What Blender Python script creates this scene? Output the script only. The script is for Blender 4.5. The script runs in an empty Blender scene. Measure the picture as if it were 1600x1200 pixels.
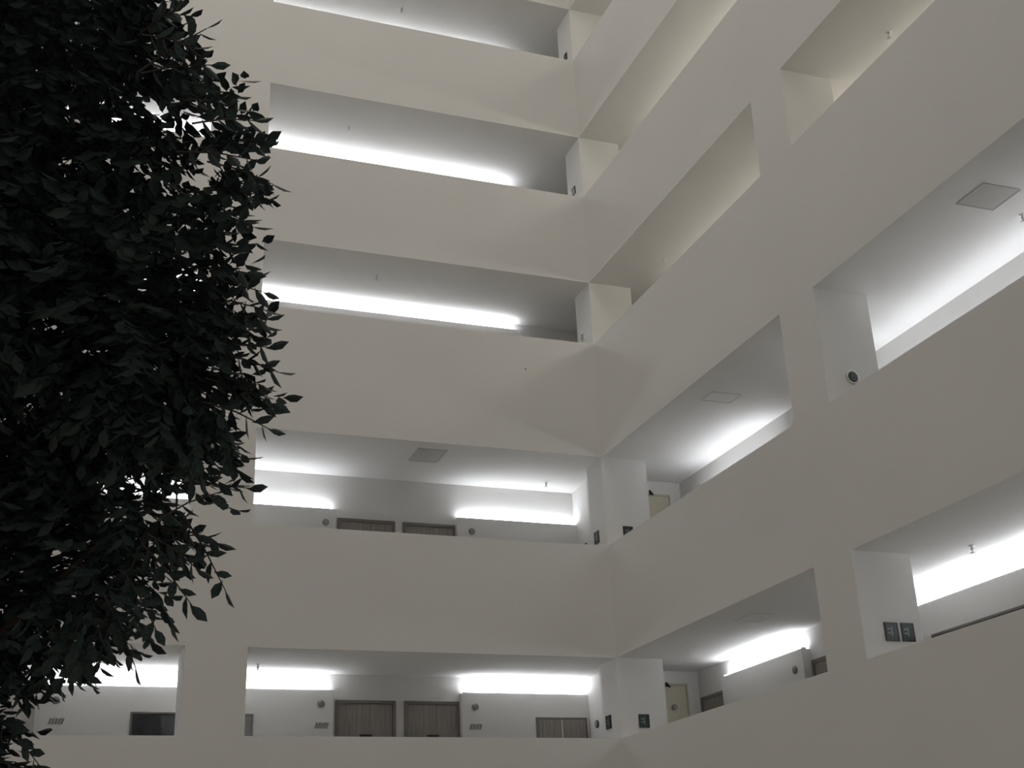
import bpy, math, random
from mathutils import Matrix, Vector

# ------------------------------------------------------------------ camera, world, light
S = 1.2                                   # building unit -> metres
ZO = 4.739                                # height of the lowest gallery's parapet top above the ground
scn = bpy.context.scene
C = scn.collection

cam_d = bpy.data.cameras.new('camera')
cam_d.sensor_width = 36.0
cam_d.lens = 44.52
cam_d.clip_end = 300
cam = bpy.data.objects.new('camera', cam_d)
C.objects.link(cam)
cam.matrix_world = Matrix(((0.937783, -0.098485, -0.332962, -11.0615),
                           (-0.344851, -0.376034, -0.860044, -23.4198),
                           (-0.040504, 0.921357, -0.386601, 1.6000),
                           (0, 0, 0, 1)))
scn.camera = cam

world = bpy.data.worlds.new('world')
scn.world = world
world.use_nodes = True
bgn = world.node_tree.nodes['Background']
bgn.inputs[0].default_value = (1.0, 0.97, 0.905, 1)
bgn.inputs[1].default_value = 0.172

def area_light(name, loc, size, size_y, power, color, rot=(0, 0, 0)):
    d = bpy.data.lights.new(name, 'AREA')
    d.shape = 'RECTANGLE'; d.size = size; d.size_y = size_y
    d.energy = power; d.color = color
    o = bpy.data.objects.new(name, d)
    C.objects.link(o); o.location = loc; o.rotation_euler = rot
    return o
area_light('atrium_roof_light', (-11.0, -13.0, 30.5), 16, 18, 1350, (1.0, 0.95, 0.86))

vs = scn.view_settings
vs.view_transform = 'Standard'
vs.look = 'None'
vs.gamma = 1.0
vs.exposure = 0.0
vs.use_curve_mapping = False

# ------------------------------------------------------------------ materials
def mat(name, col, rough=0.6, var=0.0, scale=4.0, metal=0.0, spec=0.5, emit=None, strength=0.0,
        stretch=None, bump=0.0):
    m = bpy.data.materials.new(name)
    m.use_nodes = True
    nt = m.node_tree
    b = nt.nodes['Principled BSDF']
    b.inputs['Roughness'].default_value = rough
    b.inputs['Metallic'].default_value = metal
    b.inputs['Specular IOR Level'].default_value = spec
    b.inputs['Base Color'].default_value = (*col, 1)
    if var > 0 or bump > 0:
        tc = nt.nodes.new('ShaderNodeTexCoord')
        mp = nt.nodes.new('ShaderNodeMapping')
        if stretch: mp.inputs['Scale'].default_value = stretch
        nz = nt.nodes.new('ShaderNodeTexNoise')
        nz.inputs['Scale'].default_value = scale
        nz.inputs['Detail'].default_value = 5
        nt.links.new(tc.outputs['Object'], mp.inputs['Vector'])
        nt.links.new(mp.outputs['Vector'], nz.inputs['Vector'])
        rp = nt.nodes.new('ShaderNodeValToRGB')
        rp.color_ramp.elements[0].position = 0.3
        rp.color_ramp.elements[1].position = 0.7
        rp.color_ramp.elements[0].color = (*[c * (1 - var) for c in col], 1)
        rp.color_ramp.elements[1].color = (*[min(1, c * (1 + var)) for c in col], 1)
        nt.links.new(nz.outputs['Fac'], rp.inputs['Fac'])
        if var > 0: nt.links.new(rp.outputs['Color'], b.inputs['Base Color'])
        if bump > 0:
            bp = nt.nodes.new('ShaderNodeBump')
            bp.inputs['Strength'].default_value = bump
            bp.inputs['Distance'].default_value = 0.01
            nt.links.new(nz.outputs['Fac'], bp.inputs['Height'])
            nt.links.new(bp.outputs['Normal'], b.inputs['Normal'])
    if emit:
        b.inputs['Emission Color'].default_value = (*emit, 1)
        b.inputs['Emission Strength'].default_value = strength
    return m

M = {}
M['paint'] = mat('wall_paint', (0.82, 0.808, 0.782), 0.75, 0.015, 0.6, spec=0.25)
M['ceil'] = mat('ceiling_paint', (0.82, 0.81, 0.785), 0.85, 0.01, 0.8, spec=0.2)
M['panel'] = mat('ceiling_panel', (0.585, 0.575, 0.55), 0.7, 0.02, 6.0, spec=0.2)
M['faint'] = mat('ceiling_panel_pale', (0.77, 0.76, 0.735), 0.7, 0.02, 6.0, spec=0.2)
M['floor'] = mat('floor_stone', (0.50, 0.48, 0.44), 0.4, 0.08, 2.0)
M['wood'] = mat('door_wood', (0.285, 0.258, 0.235), 0.5, 0.22, 3.0, stretch=(9, 9, 0.5))
M['frame'] = mat('door_frame', (0.20, 0.182, 0.168), 0.5, 0.05, 5.0)
M['beige'] = mat('beige_door', (0.60, 0.56, 0.44), 0.6, 0.03, 3.0)
M['greym'] = mat('grey_metal', (0.26, 0.25, 0.25), 0.45, 0.04, 4.0)
M['dark'] = mat('dark_plastic', (0.012, 0.016, 0.015), 0.35)
M['green'] = mat('sign_green', (0.022, 0.038, 0.033), 0.3, 0.2, 30.0)
M['pale'] = mat('sign_pale', (0.30, 0.36, 0.34), 0.4)
M['lettering'] = mat('lettering_grey', (0.30, 0.305, 0.29), 0.5)
M['steel'] = mat('steel', (0.70, 0.70, 0.68), 0.3, metal=0.8)
M['white'] = mat('white_plastic', (0.85, 0.84, 0.80), 0.35)
M['glass'] = mat('dark_glass', (0.035, 0.037, 0.042), 0.12, 0.5, 3.0, spec=0.6)
M['channel'] = mat('light_channel', (0.80, 0.80, 0.80), 0.5)
M['bark'] = mat('bark', (0.10, 0.075, 0.055), 0.85, 0.3, 9.0, stretch=(1, 1, 0.3), bump=0.6)
M['leaf'] = mat('leaf_green', (0.055, 0.080, 0.076), 0.55, 0.35, 7.0, spec=0.25)
M['soil'] = mat('soil', (0.05, 0.035, 0.025), 0.95, 0.3, 20.0, bump=0.8)
M['pot'] = mat('planter_glaze', (0.55, 0.54, 0.52), 0.4, 0.04, 3.0)
LEDC = (0.90, 0.93, 1.0)
for nm, st, lc in (('led_bright', 30.0, LEDC), ('led_mid', 28.0, LEDC), ('led_low', 18.0, LEDC), ('led_warm', 62.0, (1.0, 0.955, 0.87))):
    M[nm] = mat(nm, (0.9, 0.9, 0.9), 0.5, emit=lc, strength=st)

# ------------------------------------------------------------------ helpers
def P(x, y, z):
    return Vector((x * S, y * S, z * S + ZO))

class MB:
    """collects boxes / prisms (metres) into one mesh"""
    def __init__(self): self.v = []; self.f = []
    def add(self, vs, fs):
        n = len(self.v); self.v += [tuple(q) for q in vs]
        self.f += [tuple(i + n for i in g) for g in fs]
        return self
    def box(self, x0, x1, y0, y1, z0, z1):
        x0, x1 = min(x0, x1), max(x0, x1); y0, y1 = min(y0, y1), max(y0, y1)
        vs = [(x, y, z) for z in (z0, z1) for y in (y0, y1) for x in (x0, x1)]
        return self.add(vs, [(0, 2, 3, 1), (4, 5, 7, 6), (0, 1, 5, 4), (2, 6, 7, 3), (0, 4, 6, 2), (1, 3, 7, 5)])
    def ubox(self, x0, x1, y0, y1, z0, z1):          # building units
        a, b = P(x0, y0, z0), P(x1, y1, z1)
        return self.box(a.x, b.x, a.y, b.y, a.z, b.z)
    def ring_stack(self, rings, cap=True):
        """rings: list of equal-length closed loops"""
        n = len(rings[0]); b = len(self.v)
        for r in rings: self.v += [tuple(q) for q in r]
        for k in range(len(rings) - 1):
            for i in range(n):
                j = (i + 1) % n
                self.f.append((b + k * n + i, b + k * n + j, b + (k + 1) * n + j, b + (k + 1) * n + i))
        if cap:
            self.f.append(tuple(b + i for i in reversed(range(n))))
            self.f.append(tuple(b + (len(rings) - 1) * n + i for i in range(n)))
        return self
    def lathe(self, prof, n=20, mtx=None):
        rings = []
        for r, z in prof:
            rr = []
            for i in range(n):
                a = 2 * math.pi * i / n
                q = Vector((r * math.cos(a), r * math.sin(a), z))
                rr.append(mtx @ q if mtx else q)
            rings.append(rr)
        return self.ring_stack(rings)
    def tube(self, pts, rad, n=7):
        rings = []
        for i, p in enumerate(pts):
            t = (pts[min(i + 1, len(pts) - 1)] - pts[max(i - 1, 0)]).normalized()
            u = t.cross(Vector((0.31, 0.2, 0.93))).normalized(); w = t.cross(u)
            r = rad[i] if isinstance(rad, (list, tuple)) else rad
            rings.append([p + (u * math.cos(2 * math.pi * k / n) + w * math.sin(2 * math.pi * k / n)) * r for k in range(n)])
        return self.ring_stack(rings)
    def build(self, name, m, parent=None, smooth=False, bevel=0.0):
        me = bpy.data.meshes.new(name)
        me.from_pydata(self.v, [], self.f); me.validate(); me.update()
        me.materials.append(m)
        if smooth:
            me.polygons.foreach_set('use_smooth', [True] * len(me.polygons))
        o = bpy.data.objects.new(name, me)
        C.objects.link(o)
        if parent: o.parent = parent
        if bevel > 0:
            b = o.modifiers.new('bevel', 'BEVEL'); b.width = bevel; b.segments = 2; b.limit_method = 'ANGLE'
        return o

def tag(o, label, cat, group=None):
    o['label'] = label; o['category'] = cat
    if group: o['group'] = group
    return o
def struct(o, label=None):
    o['kind'] = 'structure'
    if label: o['label'] = label
    return o
def empty(name, loc=(0, 0, 0), mtx=None):
    o = bpy.data.objects.new(name, None)
    o.empty_display_size = 0.1
    C.objects.link(o)
    if mtx is not None: o.matrix_world = mtx
    else: o.location = loc
    return o

# frame with local x = along wall, y = out of wall (to viewer), z = up
def wall_frame(origin, normal):
    n = Vector(normal).normalized(); z = Vector((0, 0, 1)); x = n.cross(z)     # right-handed basis (x, y = n, z)
    return Matrix(((x.x, n.x, 0, origin.x), (x.y, n.y, 0, origin.y), (x.z, n.z, 1, origin.z), (0, 0, 0, 1)))
BACK = (0, -1, 0)      # normal of surfaces on the facing side
RIGHT = (-1, 0, 0)     # normal of surfaces on the right side

# ------------------------------------------------------------------ building levels (units)
s = [0.0, 3.27, 7.14, 10.31, 13.56, 16.85]          # parapet tops
t = [1.32, 4.91, 8.43, 11.70, 14.88, 18.2]          # gallery ceilings / bottom of the next band
GROUND = -ZO / S
TOP = 19.6
FL = 0.95                                            # parapet height above gallery floor
XL, YN = -16.0, -15.0                                # how far the walls run
TH = 0.12
D = 2.10                                             # rear wall depth
DB = 1.94                                            # face of the built-out lining
level_word = ['lowest', 'second', 'third', 'fourth', 'fifth', 'sixth']

fl = MB(); fl.box(-40, 12, -45, 12, -0.25, 0.0)
struct(fl.build('floor', M['floor']), 'pale stone atrium floor')

# facades: one band of parapet + fascia per level, flush columns between the openings
wb, wr = MB(), MB()
bots = [-2.0] + t
tops = s + [TOP]
for z0, z1 in zip(bots, tops):
    wb.ubox(XL, TH, 0, TH, z0, z1)
    wr.ubox(0, TH, YN, 0, z0, z1)
wb_o = struct(wb.build('wall_back', M['paint']), 'white facing atrium wall of stacked parapet bands')
wr_o = struct(wr.build('wall_right', M['paint']), 'white right atrium wall of stacked parapet bands')

def column(x0, x1, y0, y1, face):
    m = MB()
    floors = [GROUND] + [q - FL for q in s]
    sills = [-2.0] + s
    ceils = [-2.0] + t
    for k in range(7):
        if k == 0:
            m.ubox(x0, x1, y0, y1, GROUND, -2.0)
            continue
        m.ubox(x0, x1, y0, y1, sills[k], ceils[k])
        if face == 'b': m.ubox(x0, x1, y0 + TH, y1, floors[k], sills[k])
        elif face == 'r': m.ubox(x0 + TH, x1, y0, y1, floors[k], sills[k])
        else: m.ubox(x0 + TH, x1, y0 + TH, y1, floors[k], sills[k])
    return m
for n, (a, f) in enumerate([((0, 0.87, 0, 0.69), 'c'), ((-7.1, -6.17, 0, 0.83), 'b'), ((-14.2, -13.27, 0, 0.83), 'b'),
                            ((0, 0.85, -6.9, -6.07), 'r'), ((0, 0.85, -13.8, -12.97), 'r')]):
    struct(column(*a, f).build('column', M['paint']))

# rear walls of the galleries and the corner core
rb = MB(); rb.ubox(XL, D + 0.3, D, D + 0.3, GROUND, TOP)
struct(rb.build('wall_gallery_back', M['paint']))
rr = MB(); rr.ubox(D, D + 0.3, YN, D, GROUND, TOP)
struct(rr.build('wall_gallery_right', M['paint']))
core = MB()
for k in range(6):
    cx = 0.30 if k < 2 else 0.80
    core.ubox(cx, D, 1.05, D, s[k] - FL, t[k])
    core.ubox(cx, 0.87, 0.69, 1.05, s[k] - FL, t[k])
struct(core.build('wall_corner_core', M['paint']))

# slabs (gallery ceiling below, gallery floor above)
zt = [-2.0] + t
zf = [q - FL for q in s] + [TOP]
for k in range(7):
    a = MB(); a.ubox(XL, D, TH, D, zt[k], zf[k])
    struct(a.build('ceiling', M['ceil']))
    a = MB(); a.ubox(TH, D, YN, TH, zt[k], zf[k])
    struct(a.build('ceiling', M['ceil']))

# built-out wall lining that carries the cove lights
ledge = [1.015, 4.215, 8.23, 11.36, 14.55, 17.85]
back_runs = {0: [(-13.0, -11.5), (-9.12, -4.40), (-2.12, 0.30)], 1: [(-13.0, -11.5), (-9.12, -4.40), (-2.12, 0.30)]}
right_runs = {0: [(-2.62, -0.06), (-11.5, -4.9)], 1: [(-2.62, -0.06), (-11.5, -4.9)]}
n = 0
for k in range(6):
    for (a, b) in back_runs.get(k, [(-13.0, -0.75)]):
        n += 1
        m = MB(); m.ubox(a, b, DB, D, s[k] - FL, ledge[k])
        struct(m.build('trim_%d' % n, M['paint'], bevel=0.006))
    for (a, b) in right_runs.get(k, [(-11.5, -0.5)]):
        n += 1
        m = MB(); m.ubox(DB, D, a, b, s[k] - FL, ledge[k])
        struct(m.build('trim_%d' % n, M['paint'], bevel=0.006))

# ------------------------------------------------------------------ cove lights
def cove(axis, a, b, k, power, label):
    """slim LED batten lying on the ledge; axis 'x' on the facing wall, 'y' on the right wall"""
    z = ledge[k]
    L = (b - a) * S
    o = P((a + b) / 2, DB + 0.075, z) if axis == 'x' else P(DB + 0.075, (a + b) / 2, z)
    e = empty('cove_light', mtx=wall_frame(o, BACK if axis == 'x' else RIGHT))
    ch = MB()
    ch.box(-L / 2, L / 2, -0.045, 0.045, 0.0, 0.012)
    ch.box(-L / 2, L / 2, 0.033, 0.045, 0.012, 0.030)
    ch.box(-L / 2, L / 2, -0.045, -0.033, 0.012, 0.030)
    ch.build('channel', M['channel'], e)
    df = MB()
    df.box(-L / 2 + 0.01, L / 2 - 0.01, -0.032, 0.032, 0.013, 0.040)
    df.build('led_diffuser', M[power], e)
    for sx in (-1, 1):
        c = MB(); c.box(sx * L / 2 - 0.006, sx * L / 2 + 0.006, -0.047, 0.047, 0, 0.043)
        c.build('end_cap', M['channel'], e)
    tag(e, label, 'cove light', 'cove lights in the galleries')
    return e
G = ['lowest gallery', 'second gallery up', 'third gallery up', 'fourth gallery up', 'fifth gallery up', 'sixth gallery up']
for k in (0, 1):
    pw = 'led_bright' if k == 0 else 'led_mid'
    cove('x', -9.08, -6.63, k, pw, 'white cove light by the tree, left of the pillar, %s of facing wall' % G[k])
    cove('x', -6.61, -4.45, k, pw, 'white cove light left of the twin doors in the %s' % G[k])
    cove('x', -2.05, 0.24, k, pw, 'white cove light right of the twin doors in the %s' % G[k])
    cove('y', -2.57, -0.10, k, pw, 'short white cove light between doors in the %s of right wall' % G[k])
    cove('y', -11.4, -4.95, k, 'led_bright' if k == 0 else 'led_low', 'long white cove light beyond the pillar, %s of right wall' % G[k])
for k in (2, 3, 4, 5):
    cove('x', -12.9, -0.80, k, 'led_bright' if k < 4 else 'led_mid', 'long white cove light along the facing wall, %s' % G[k])
    cove('y', -11.4, -0.60, k, 'led_warm', 'long warm cove light along the right wall, %s' % G[k])

# ------------------------------------------------------------------ doors
dn = 0
def door(origin, normal, w, h, label, leaves=1, leaf_mat='wood', frame_mat='frame', plate=True, fw=0.07):
    """origin = bottom centre on the wall face; frame proud of the wall, leaf recessed in it"""
    global dn
    dn += 1
    e = struct(empty('door_%d' % dn, mtx=wall_frame(origin, normal)), label)
    f = MB()
    f.box(-w / 2, -w / 2 + fw, 0.0, 0.05, 0, h)
    f.box(w / 2 - fw, w / 2, 0.0, 0.05, 0, h)
    f.box(-w / 2 + fw, w / 2 - fw, 0.0, 0.05, h - fw, h)
    f.build('door_frame', M[frame_mat], e, bevel=0.004)
    lw = (w - 2 * fw) / leaves
    for i in range(leaves):
        x0 = -w / 2 + fw + i * lw
        lf = MB(); lf.box(x0 + 0.004, x0 + lw - 0.004, 0.0, 0.025, 0.006, h - fw - 0.005)
        l = lf.build('door_leaf', M[leaf_mat], e)
        hd = MB()
        hx = x0 + lw - 0.10 if i == 0 else x0 + 0.10
        hd.box(hx - 0.022, hx + 0.022, 0.025, 0.032, 0.93, 1.13)
        hd.tube([Vector((hx, 0.03, 1.05)), Vector((hx, 0.075, 1.05)), Vector((hx - 0.12 if i == 0 else hx + 0.12, 0.08, 1.05))], 0.010, 8)
        hd.build('door_handle', M['steel'], l)
    if plate:
        p = MB(); p.box(-0.13, 0.13, 0.026, 0.040, 1.44, 1.52)
        q = p.build('name_plate', M['dark'], e, bevel=0.003)
        q['label'] = 'small black name plate'
    return e
for k in (0, 1):
    zf0 = s[k] - FL
    h = (0.885 + FL if k == 0 else 4.105 - s[1] + FL) * S
    for x0, x1, side in ((-4.33, -3.27, 'left'), (-3.12, -2.10, 'right')):
        door(P((x0 + x1) / 2, D, zf0), BACK, (x1 - x0) * S, h, '%s of the twin brown doors in the %s' % (side, G[k]))
door(P(D, 0.53, s[0] - FL), RIGHT, 0.86 * S, (0.84 + FL) * S, 'brown door beside the corner in the lowest gallery of right wall', plate=False)
door(P(D, -3.16, s[0] - FL), RIGHT, 1.0 * S, (0.83 + FL) * S, 'brown door next to the pillar in the lowest gallery of right wall', plate=False)
for k in (0, 1):
    door(P(1.60, 1.05, s[k] - FL), BACK, 0.52 * S, (1.10 + FL if k == 0 else 1.38 + FL) * S, 'beige service door behind the corner column, %s' % G[k],
         leaf_mat='beige', frame_mat='beige', plate=False, fw=0.04)

# ------------------------------------------------------------------ cabinets set into the lining
def cabinet(origin, normal, w, h, leaves, leaf_mat, body_mat, label, name='wall_cabinet', cat='cabinet', handle=True):
    e = empty(name, mtx=wall_frame(origin, normal))
    b = MB()
    b.box(-w / 2, -w / 2 + 0.035, 0, 0.045, 0, h); b.box(w / 2 - 0.035, w / 2, 0, 0.045, 0, h)
    b.box(-w / 2 + 0.035, w / 2 - 0.035, 0, 0.045, h - 0.035, h)
    b.box(-w / 2 + 0.035, w / 2 - 0.035, 0, 0.045, 0, 0.06)
    b.box(-w / 2 + 0.035, w / 2 - 0.035, 0, 0.012, 0.06, h - 0.035)
    b.build('cabinet_body', M[body_mat], e)
    lw = (w - 0.07) / leaves
    for i in range(leaves):
        x0 = -w / 2 + 0.035 + i * lw
        d = MB(); d.box(x0 + 0.008, x0 + lw - 0.008, 0.013, 0.038, 0.066, h - 0.041)
        dd = d.build('cabinet_door', M[leaf_mat], e, bevel=0.003)
        if handle:
            hx = x0 + lw - 0.06 if i % 2 == 0 else x0 + 0.06
            hm = MB(); hm.tube([Vector((hx, 0.036, 0.95)), Vector((hx, 0.07, 0.96)), Vector((hx, 0.07, 1.14)), Vector((hx, 0.036, 1.15))], 0.007, 8)
            hm.build('handle', M['steel'], dd)
    return tag(e, label, cat, 'cabinets on the gallery walls')
for k in (0, 1):
    h = (0.61 + FL if k == 0 else 3.845 - s[1] + FL) * S
    zf0 = s[k] - FL
    cb = cabinet(P(-0.25, DB, zf0), BACK, 0.98 * S, h, 2, 'wood', 'frame', 'brown two-door cabinet right of the twin doors, %s' % G[k])
    st = MB(); st.box(-0.010, 0.010, 0.030, 0.043, 0.066, h - 0.041)
    st.build('cover_strip', M['channel'], cb)['label'] = 'pale strip between the two doors'
    cabinet(P(-5.98, DB, zf0), BACK, 0.50 * S, h - (0.0 if k == 0 else 0.04), 1, 'greym', 'greym', 'narrow grey metal cabinet beside the left pillar, %s' % G[k])
gc = cabinet(P(-7.31, DB, s[0] - FL), BACK, 0.74 * S, (0.62 + FL) * S, 2, 'glass', 'frame', 'dark glazed cabinet near the tree in the lowest gallery')
cabinet(P(DB, -7.0, s[0] - FL), RIGHT, 2.5 * S, (0.585 + FL) * S, 4, 'greym', 'frame', 'long dark four-door cabinet beyond the right pillar, lowest gallery')

# ------------------------------------------------------------------ wall signs and devices
def plate_sign(origin, normal, w, h, label, pale=True, bright=False):
    """dark green plate with paler marks and a raised rim"""
    e = empty('wall_sign', mtx=wall_frame(origin, normal))
    b = MB(); b.box(-w / 2, w / 2, 0, 0.018, -h / 2, h / 2)
    b.build('sign_plate', M['green'], e, bevel=0.003)
    r = MB(); q = 0.012
    r.box(-w / 2 - q, -w / 2, 0, 0.024, -h / 2 - q, h / 2 + q); r.box(w / 2, w / 2 + q, 0, 0.024, -h / 2 - q, h / 2 + q)
    r.box(-w / 2, w / 2, 0, 0.024, h / 2, h / 2 + q); r.box(-w / 2, w / 2, 0, 0.024, -h / 2 - q, -h / 2)
    r.build('sign_rim', M['steel' if bright else 'dark'], e)
    if pale:
        m = MB()
        m.box(-w * 0.05, w * 0.03, 0.018, 0.021, -h * 0.25, h * 0.3)
        m.box(w * 0.12, w * 0.34, 0.018, 0.021, h * 0.12, h * 0.2)
        m.box(w * 0.12, w * 0.34, 0.018, 0.021, -h * 0.12, -h * 0.05)
        m.build('sign_marks', M['pale'], e)
    return tag(e, label, 'sign', 'dark plates on the columns')
W_, H_ = 0.20, 0.24
plate_sign(P(0.43, 0, 0.28), BACK, W_, H_, 'dark green square plate on the corner column, lowest gallery, facing the viewer')
plate_sign(P(0, 0.45, 0.32), RIGHT, W_, H_, 'dark plate on the left side of the corner column, lowest gallery')
plate_sign(P(0.41, 0, 3.53), BACK, W_, H_, 'dark plate on the corner column just above the second parapet')
plate_sign(P(0, 0.42, 3.53), RIGHT, W_, H_, 'dark plate on the left side of the corner column, second gallery up')
plate_sign(P(0, 0.44, 7.49), RIGHT, 0.17, 0.17, 'small silver-rimmed plate on the corner column, third gallery up', bright=True)
plate_sign(P(0, 0.39, 10.68), RIGHT, 0.15, 0.17, 'small dark plate on the corner column, fourth gallery up', pale=False)
plate_sign(P(0, 0.33, 13.9), RIGHT, 0.13, 0.17, 'small dark plate on the corner column, fifth gallery up', pale=False)
plate_sign(P(0.40, -6.9, 0.335), BACK, W_, H_, 'left of two dark plates on the right pillar, lowest gallery')
plate_sign(P(0.635, -6.9, 0.335), BACK, 0.19, 0.24, 'right of two dark plates on the right pillar, lowest gallery')

def round_device(origin, normal, r, label, name='round_sign', body='greym', face='dark', ring=None):
    e = empty(name, mtx=wall_frame(origin, normal))
    rot = Matrix.Rotation(-math.pi / 2, 4, 'X')        # lathe axis -> local +y
    b = MB(); b.lathe([(r, 0), (r, 0.02), (r * 0.92, 0.03), (r * 0.8, 0.032)], 24, rot)
    b.build('rim', M[ring or body], e, True)
    f = MB(); f.lathe([(r * 0.78, 0.02), (r * 0.78, 0.036), (r * 0.6, 0.040)], 24, rot)
    f.build('face', M[face], e, True)
    return e
rd = round_device(P(0.41, -6.9, 3.655), BACK, 0.115, '', body='steel', face='green')
tag(rd, 'round dark device with silver rim on the right pillar, second gallery', 'wall device')
for x, z, k, w in ((-4.61, 0.80, 0, 'left of the twin doors in the lowest gallery'), (-1.87, 0.78, 0, 'right of the twin doors in the lowest gallery'),
                   (-8.82, 0.79, 0, 'at the wall end behind the tree, lowest gallery'),
                   (-4.58, 3.965, 1, 'left of the twin doors in the second gallery up'), (-1.84, 3.965, 1, 'right of the twin doors in the second gallery up')):
    tag(round_device(P(x, DB, z), BACK, 0.075, '', body='lettering', face='greym'), 'round grey number sign ' + w, 'sign', 'door number signs')
tag(round_device(P(DB, -2.38, 0.73), RIGHT, 0.075, '', body='lettering', face='greym'), 'round grey number sign at the wall end, lowest gallery of right wall', 'sign', 'door number signs')
tag(round_device(P(1.55, 1.05 - 0.045, 0.68), BACK, 0.06, '', body='lettering', face='greym', name='round_sign'), 'small round sign on the beige service door, lowest gallery', 'sign')
tag(round_device(P(0.30, 1.60, 0.455), RIGHT, 0.085, '', body='dark', face='pale', name='wall_alarm'), 'round dark alarm behind the corner column, lowest gallery', 'alarm', 'alarms behind the corner column')
tag(round_device(P(0.30, 1.58, 3.70), RIGHT, 0.085, '', body='dark', face='greym', name='wall_alarm'), 'round dark alarm behind the corner column, second gallery up', 'alarm', 'alarms behind the corner column')
for k, z in ((0, 1.06), (1, 4.65)):
    e = empty('wall_sensor', mtx=wall_frame(P(1.44, 1.05 - 0.045, z), BACK))
    m = MB(); m.box(-0.035, 0.035, 0, 0.02, -0.03, 0.03); m.build('bracket', M['dark'], e)
    m = MB(); m.tube([Vector((-0.05, 0.03, -0.04)), Vector((0.06, 0.07, 0.04))], 0.022, 10); m.build('sensor_head', M['dark'], e, True)
    tag(e, 'tiny dark sensor above the beige door, %s' % G[k], 'sensor', 'sensors over the beige doors')

# raised grey lettering under the number signs (illegible strokes in the photograph)
def lettering(x, z, strokes, label):
    e = empty('wall_lettering', mtx=wall_frame(P(x, DB, z), BACK))
    w, h = 0.27, 0.12
    m = MB()
    for i in range(strokes):
        x0 = -w / 2 + i * w / strokes; g = w / strokes * 0.8; sl = -0.035
        vs = [(x0, 0, -h / 2), (x0 + g, 0, -h / 2), (x0 + g + sl, 0, h / 2 - 0.01 * (i % 2)), (x0 + sl, 0, h / 2 - 0.02 * ((i + 1) % 2))]
        vs += [(a, 0.008, c) for a, b, c in vs]
        m.add(vs, [(0, 1, 2, 3), (7, 6, 5, 4), (0, 4, 5, 1), (1, 5, 6, 2), (2, 6, 7, 3), (3, 7, 4, 0)])
    m.build('raised_strokes', M['lettering'], e)
    tag(e, label, 'lettering', 'raised lettering beside the doors')
lettering(-4.61, 0.44, 5, 'grey raised lettering left of the twin doors, lowest gallery')
lettering(-1.89, 0.44, 4, 'grey slanted raised lettering right of the twin doors, lowest gallery')
lettering(-8.81, 0.47, 5, 'grey raised lettering at the wall end behind the tree')

# ------------------------------------------------------------------ ceiling fittings
def sprinkler(x, y, k, label):
    e = empty('sprinkler', P(x, y, t[k]))
    m = MB(); m.lathe([(0.045, 0), (0.042, -0.010), (0.02, -0.014)], 20); m.build('escutcheon', M['white'], e, True)
    m = MB(); m.lathe([(0.018, -0.012), (0.018, -0.045), (0.026, -0.05), (0.026, -0.065), (0.012, -0.075), (0.012, -0.11)], 14)
    m.build('nozzle', M['white'], e, True)
    m = MB(); m.lathe([(0.04, -0.11), (0.045, -0.115), (0.03, -0.12)], 16); m.build('deflector', M['white'], e, True)
    tag(e, label, 'sprinkler', 'ceiling sprinklers')
for x, y, k, w in ((-5.78, 1.37, 0, 'near the left pillar, lowest gallery'), (-0.46, 1.56, 1, 'near the corner, second gallery up'),
                   (-3.94, 0.82, 2, 'on the third gallery ceiling of the facing wall'), (-4.47, 0.96, 3, 'on the fourth gallery ceiling of the facing wall'),
                   (-3.36, 1.03, 4, 'on the fifth gallery ceiling of the facing wall'), (0.96, -1.27, 2, 'on the third gallery ceiling left of the right pillar'),
                   (1.02, -8.08, 2, 'on the third gallery ceiling beyond the right pillar'), (1.39, -7.41, 0, 'on the lowest gallery ceiling beyond the right pillar'),
                   (1.42, -9.29, 1, 'beside the ceiling hatch beyond the right pillar')):
    sprinkler(x, y, k, 'small white pendant sprinkler ' + w)

def hatch(x0, x1, y0, y1, k, label, pm='panel'):
    w, h = (x1 - x0) * S, (y1 - y0) * S
    e = empty('ceiling_hatch', P((x0 + x1) / 2, (y0 + y1) / 2, t[k]))
    f = MB(); q = 0.025
    f.box(-w / 2, w / 2, -h / 2, -h / 2 + q, -0.012, 0); f.box(-w / 2, w / 2, h / 2 - q, h / 2, -0.012, 0)
    f.box(-w / 2, -w / 2 + q, -h / 2 + q, h / 2 - q, -0.012, 0); f.box(w / 2 - q, w / 2, -h / 2 + q, h / 2 - q, -0.012, 0)
    f.build('hatch_frame', M[pm], e)
    p = MB(); p.box(-w / 2 + q + 0.004, w / 2 - q - 0.004, -h / 2 + q + 0.004, h / 2 - q - 0.004, -0.008, 0)
    p.build('hatch_panel', M[pm], e)
    tag(e, label, 'ceiling hatch', 'square ceiling hatches')
hatch(0.46, 1.00, -9.76, -9.27, 1, 'square grey ceiling hatch beyond the right pillar, second gallery up')
hatch(-3.33, -2.79, 0.32, 0.98, 1, 'square grey ceiling hatch above the twin doors, second gallery up')
hatch(0.45, 0.98, -3.30, -2.92, 1, 'faint square ceiling hatch left of the right pillar, second gallery up', 'faint')
hatch(0.58, 1.02, -3.45, -3.0, 0, 'faint square ceiling hatch left of the right pillar, lowest gallery', 'faint')

e = empty('wall_plug', mtx=wall_frame(P(-1.39, 0, 6.48), BACK))
m = MB(); m.lathe([(0.016, 0), (0.016, 0.006), (0.010, 0.010)], 12, Matrix.Rotation(-math.pi / 2, 4, 'X'))
m.build('plug_head', M['dark'], e)
tag(e, 'tiny black plug in the broad parapet under the third gallery', 'plug')

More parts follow.
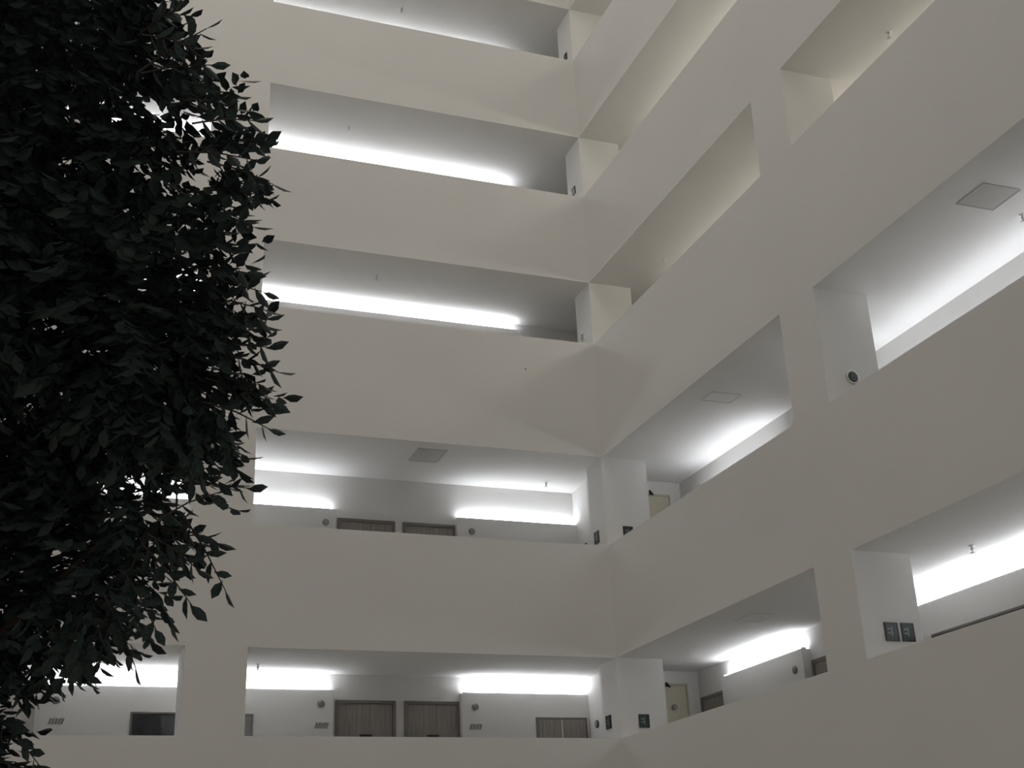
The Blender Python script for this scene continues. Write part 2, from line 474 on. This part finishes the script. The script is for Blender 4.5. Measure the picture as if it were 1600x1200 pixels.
# ------------------------------------------------------------------ the tree
random.seed(11)
tree = empty('potted_tree', (-11.62, -18.62, 0.0))
tree_inv = Matrix.Translation((11.62, 18.62, 0.0))
tag(tree, 'tall dense dark green leafy tree at the left', 'tree')
m = MB(); m.lathe([(0.34, 0), (0.40, 0.05), (0.52, 0.60), (0.56, 0.64), (0.56, 0.70), (0.48, 0.70), (0.46, 0.58)], 40)
m.build('planter_pot', M['pot'], tree, True)
m = MB(); m.lathe([(0.47, 0.575), (0.44, 0.61), (0.2, 0.63), (0.02, 0.635)], 30); m.build('soil', M['soil'], tree, True)

lobes = [(-11.24, -19.72, 4.65, .42), (-11.28, -19.54, 4.29, .52), (-10.86, -19.67, 3.96, .31), (-10.91, -19.66, 3.46, .34),
         (-10.78, -19.52, 3.27, .30), (-11.19, -18.99, 3.49, .61), (-10.86, -19.15, 3.04, .31), (-10.90, -19.22, 2.70, .23),
         (-11.12, -18.82, 2.80, .38), (-11.36, -18.70, 2.18, .21), (-11.89, -18.79, 3.91, .77), (-11.75, -18.36, 2.83, .51),
         (-11.95, -18.9, 4.75, .55), (-11.55, -18.65, 4.9, .5), (-11.6, -19.6, 3.5, .5), (-12.2, -18.6, 3.1, .5), (-11.33, -18.92, 2.72, .33)]

def T(x, y, z): return Vector((x + 11.62, y + 18.62, z))       # world -> tree local
tr = MB()
tr.tube([T(-11.62, -18.62, 0.45), T(-11.60, -18.64, 1.2), T(-11.64, -18.66, 2.0), T(-11.58, -18.72, 2.9), T(-11.55, -18.78, 3.8), T(-11.52, -18.85, 4.6)],
        [0.085, 0.075, 0.068, 0.055, 0.038, 0.018], 12)
tr.build('trunk', M['bark'], tree, True)
rnd = random.Random(5)
for (x, y, z, r) in lobes:
    zb = max(1.7, z - 0.75)
    f = (zb - 2.0) / 2.6
    base = T(-11.62 + 0.08 * max(f, 0), -18.64 - 0.2 * max(f, 0), zb)
    tip = T(x, y, z + r * 0.3)
    mid = base.lerp(tip, 0.5) + Vector((rnd.uniform(-.06, .06), rnd.uniform(-.06, .06), 0.08))
    b = MB(); b.tube([base, mid, tip], [0.028, 0.018, 0.006], 7)
    b.build('branch', M['bark'], tree, True)

LEAF_V = [(0, 0, 0), (0.28, 0.22, 0.05), (0.62, 0.24, 0.05), (1.0, 0.0, -0.06), (0.62, -0.24, 0.05), (0.28, -0.22, 0.05), (0.28, 0, -0.02), (0.62, 0, -0.03), (-0.16, 0, 0.01)]
LEAF_F = [(0, 6, 1), (1, 6, 7, 2), (2, 7, 3), (0, 5, 6), (5, 4, 7, 6), (4, 3, 7), (8, 0, 1)]
def leaf_matrix(pos, direc, roll, L):
    x = direc.normalized()
    y = x.cross(Vector((0, 0, 1)))
    if y.length < 1e-3: y = Vector((1, 0, 0))
    y.normalize(); z = x.cross(y)
    y2 = y * math.cos(roll) + z * math.sin(roll); z2 = x.cross(y2)
    return Matrix(((x.x * L, y2.x * L, z2.x * L, pos.x), (x.y * L, y2.y * L, z2.y * L, pos.y), (x.z * L, y2.z * L, z2.z * L, pos.z), (0, 0, 0, 1)))

# the mass of small inner leaves
lv, lf = [], []
def put_leaf(mx):
    n = len(lv)
    for q in LEAF_V: lv.append(tuple(mx @ Vector(q)))
    for g in LEAF_F: lf.append(tuple(i + n for i in g))
tot = sum(r ** 2 for *_, r in lobes)
NTW = 7000
dens = {0: .8, 1: .8, 2: .55, 6: .5, 7: .5, 8: 1.1, 9: 2.6, 16: 1.3}
for li, (x, y, z, r) in enumerate(lobes):
    for i in range(int(NTW * r * r / tot * dens.get(li, 1.0))):
        # twig start inside the lobe, pushed outwards
        d = Vector((rnd.gauss(0, 1), rnd.gauss(0, 1), rnd.gauss(0, 1))).normalized()
        rad = r * (0.35 + 0.6 * rnd.random() ** 0.6)
        p0 = T(x, y, z) + d * rad
        td = (d + Vector((rnd.uniform(-.5, .5), rnd.uniform(-.5, .5), rnd.uniform(-.7, .2)))).normalized()
        for j in range(8):
            q = p0 + td * (0.022 * j)
            side = 1 if j % 2 else -1
            u = td.cross(Vector((0, 0, 1))); u = u.normalized() if u.length > .01 else Vector((1, 0, 0))
            ld = td * 0.7 + u * side * rnd.uniform(.5, 1.0) + Vector((0, 0, rnd.uniform(-.6, .25)))
            put_leaf(leaf_matrix(q, ld, rnd.uniform(-.9, .9), rnd.uniform(.05, .072)))
me = bpy.data.meshes.new('foliage')
me.from_pydata(lv, [], lf); me.update(); me.materials.append(M['leaf'])
fo = bpy.data.objects.new('foliage', me); C.objects.link(fo); fo.parent = tree
fo['kind'] = 'stuff'

# the sprays standing out from the crown: twigs and single leaves
sprays = [(-10.89, -20.03, 4.09, -10.75, -20.12, 4.18), (-10.87, -20.0, 4.08, -10.72, -20.05, 4.1), (-10.9, -19.99, 4.26, -10.84, -20.08, 4.26), (-10.71, -20.06, 3.88, -10.58, -20.08, 3.9), (-10.73, -20.03, 3.97, -10.64, -20.08, 3.93), (-10.66, -19.84, 3.94, -10.53, -19.89, 3.94), (-10.64, -19.85, 3.86, -10.49, -19.89, 3.8), (-10.68, -19.85, 3.76, -10.56, -19.93, 3.73), (-10.69, -19.83, 3.72, -10.57, -19.81, 3.7), (-10.7, -19.8, 3.6, -10.59, -19.81, 3.59), (-10.67, -19.74, 3.54, -10.55, -19.83, 3.5), (-10.62, -19.7, 3.45, -10.48, -19.73, 3.43), (-10.61, -19.79, 3.35, -10.49, -19.89, 3.32), (-10.58, -19.63, 3.33, -10.45, -19.68, 3.32), (-10.57, -19.65, 3.28, -10.41, -19.65, 3.25), (-10.58, -19.62, 3.2, -10.42, -19.6, 3.16), (-10.59, -19.66, 3.1, -10.43, -19.65, 3.05), (-10.63, -19.61, 3.07, -10.52, -19.57, 3.02), (-10.66, -19.41, 2.92, -10.47, -19.53, 2.89), (-10.7, -19.54, 2.79, -10.58, -19.65, 2.83), (-10.66, -19.33, 2.79, -10.54, -19.37, 2.75), (-10.63, -19.43, 2.77, -10.51, -19.41, 2.58), (-10.74, -19.38, 2.69, -10.61, -19.38, 2.54), (-10.79, -19.36, 2.59, -10.71, -19.33, 2.47), (-10.85, -19.25, 2.55, -10.75, -19.16, 2.38), (-10.94, -19.17, 2.5, -10.97, -19.02, 2.34), (-10.98, -19.1, 2.48, -11.04, -18.94, 2.33), (-10.87, -19.2, 2.5, -10.94, -19.15, 2.35), (-11.15, -18.96, 2.33, -11.05, -18.93, 2.31), (-11.12, -18.91, 2.22, -11.01, -18.9, 2.11), (-10.73, -19.49, 3.06, -10.57, -19.54, 2.95), (-10.8, -19.25, 2.66, -10.87, -19.1, 2.4), (-10.75, -19.95, 3.83, -10.57, -20.06, 3.77), (-10.64, -19.7, 3.52, -10.47, -19.69, 3.51), (-10.88, -20.09, 4.13, -10.78, -20.09, 4.12), (-10.72, -19.43, 2.72, -10.61, -19.48, 2.63), (-11.0, -19.24, 2.47, -10.91, -19.19, 2.36), (-10.67, -19.56, 3.26, -10.48, -19.67, 3.19)]
leaf_me = bpy.data.meshes.new('leaf')
leaf_me.from_pydata(LEAF_V, [], LEAF_F); leaf_me.update(); leaf_me.materials.append(M['leaf'])
count = 0
for sp in sprays:
    a, b = T(*sp[:3]), T(*sp[3:])
    ax = b - a
    a = a - ax.normalized() * 0.06
    mid = a.lerp(b, 0.5) + Vector((0, 0, 0.012))
    tw = MB(); tw.tube([a, mid, b], [0.0035, 0.0028, 0.0016], 5)
    tw.build('twig', M['bark'], tree)
    td = ax.normalized()
    u = td.cross(Vector((0.33, 0.86, 0.39))).normalized()
    nl = 8
    for j in range(nl):
        if count >= 300: break
        f = 0.18 + 0.82 * j / (nl - 1)
        q = a.lerp(mid, f * 2) if f < .5 else mid.lerp(b, f * 2 - 1)
        side = 1 if j % 2 else -1
        k = 0.15 if j == nl - 1 else rnd.uniform(.6, 1.1)
        ld = td * 0.75 + u * side * k + Vector((rnd.uniform(-.3, .3), rnd.uniform(-.3, .3), rnd.uniform(-.35, .1)))
        o = bpy.data.objects.new('leaf', leaf_me)
        C.objects.link(o); o.parent = tree
        o.matrix_local = leaf_matrix(q, ld, rnd.uniform(-.7, .7) + math.pi * 0.35, rnd.uniform(.052, .075))
        count += 1
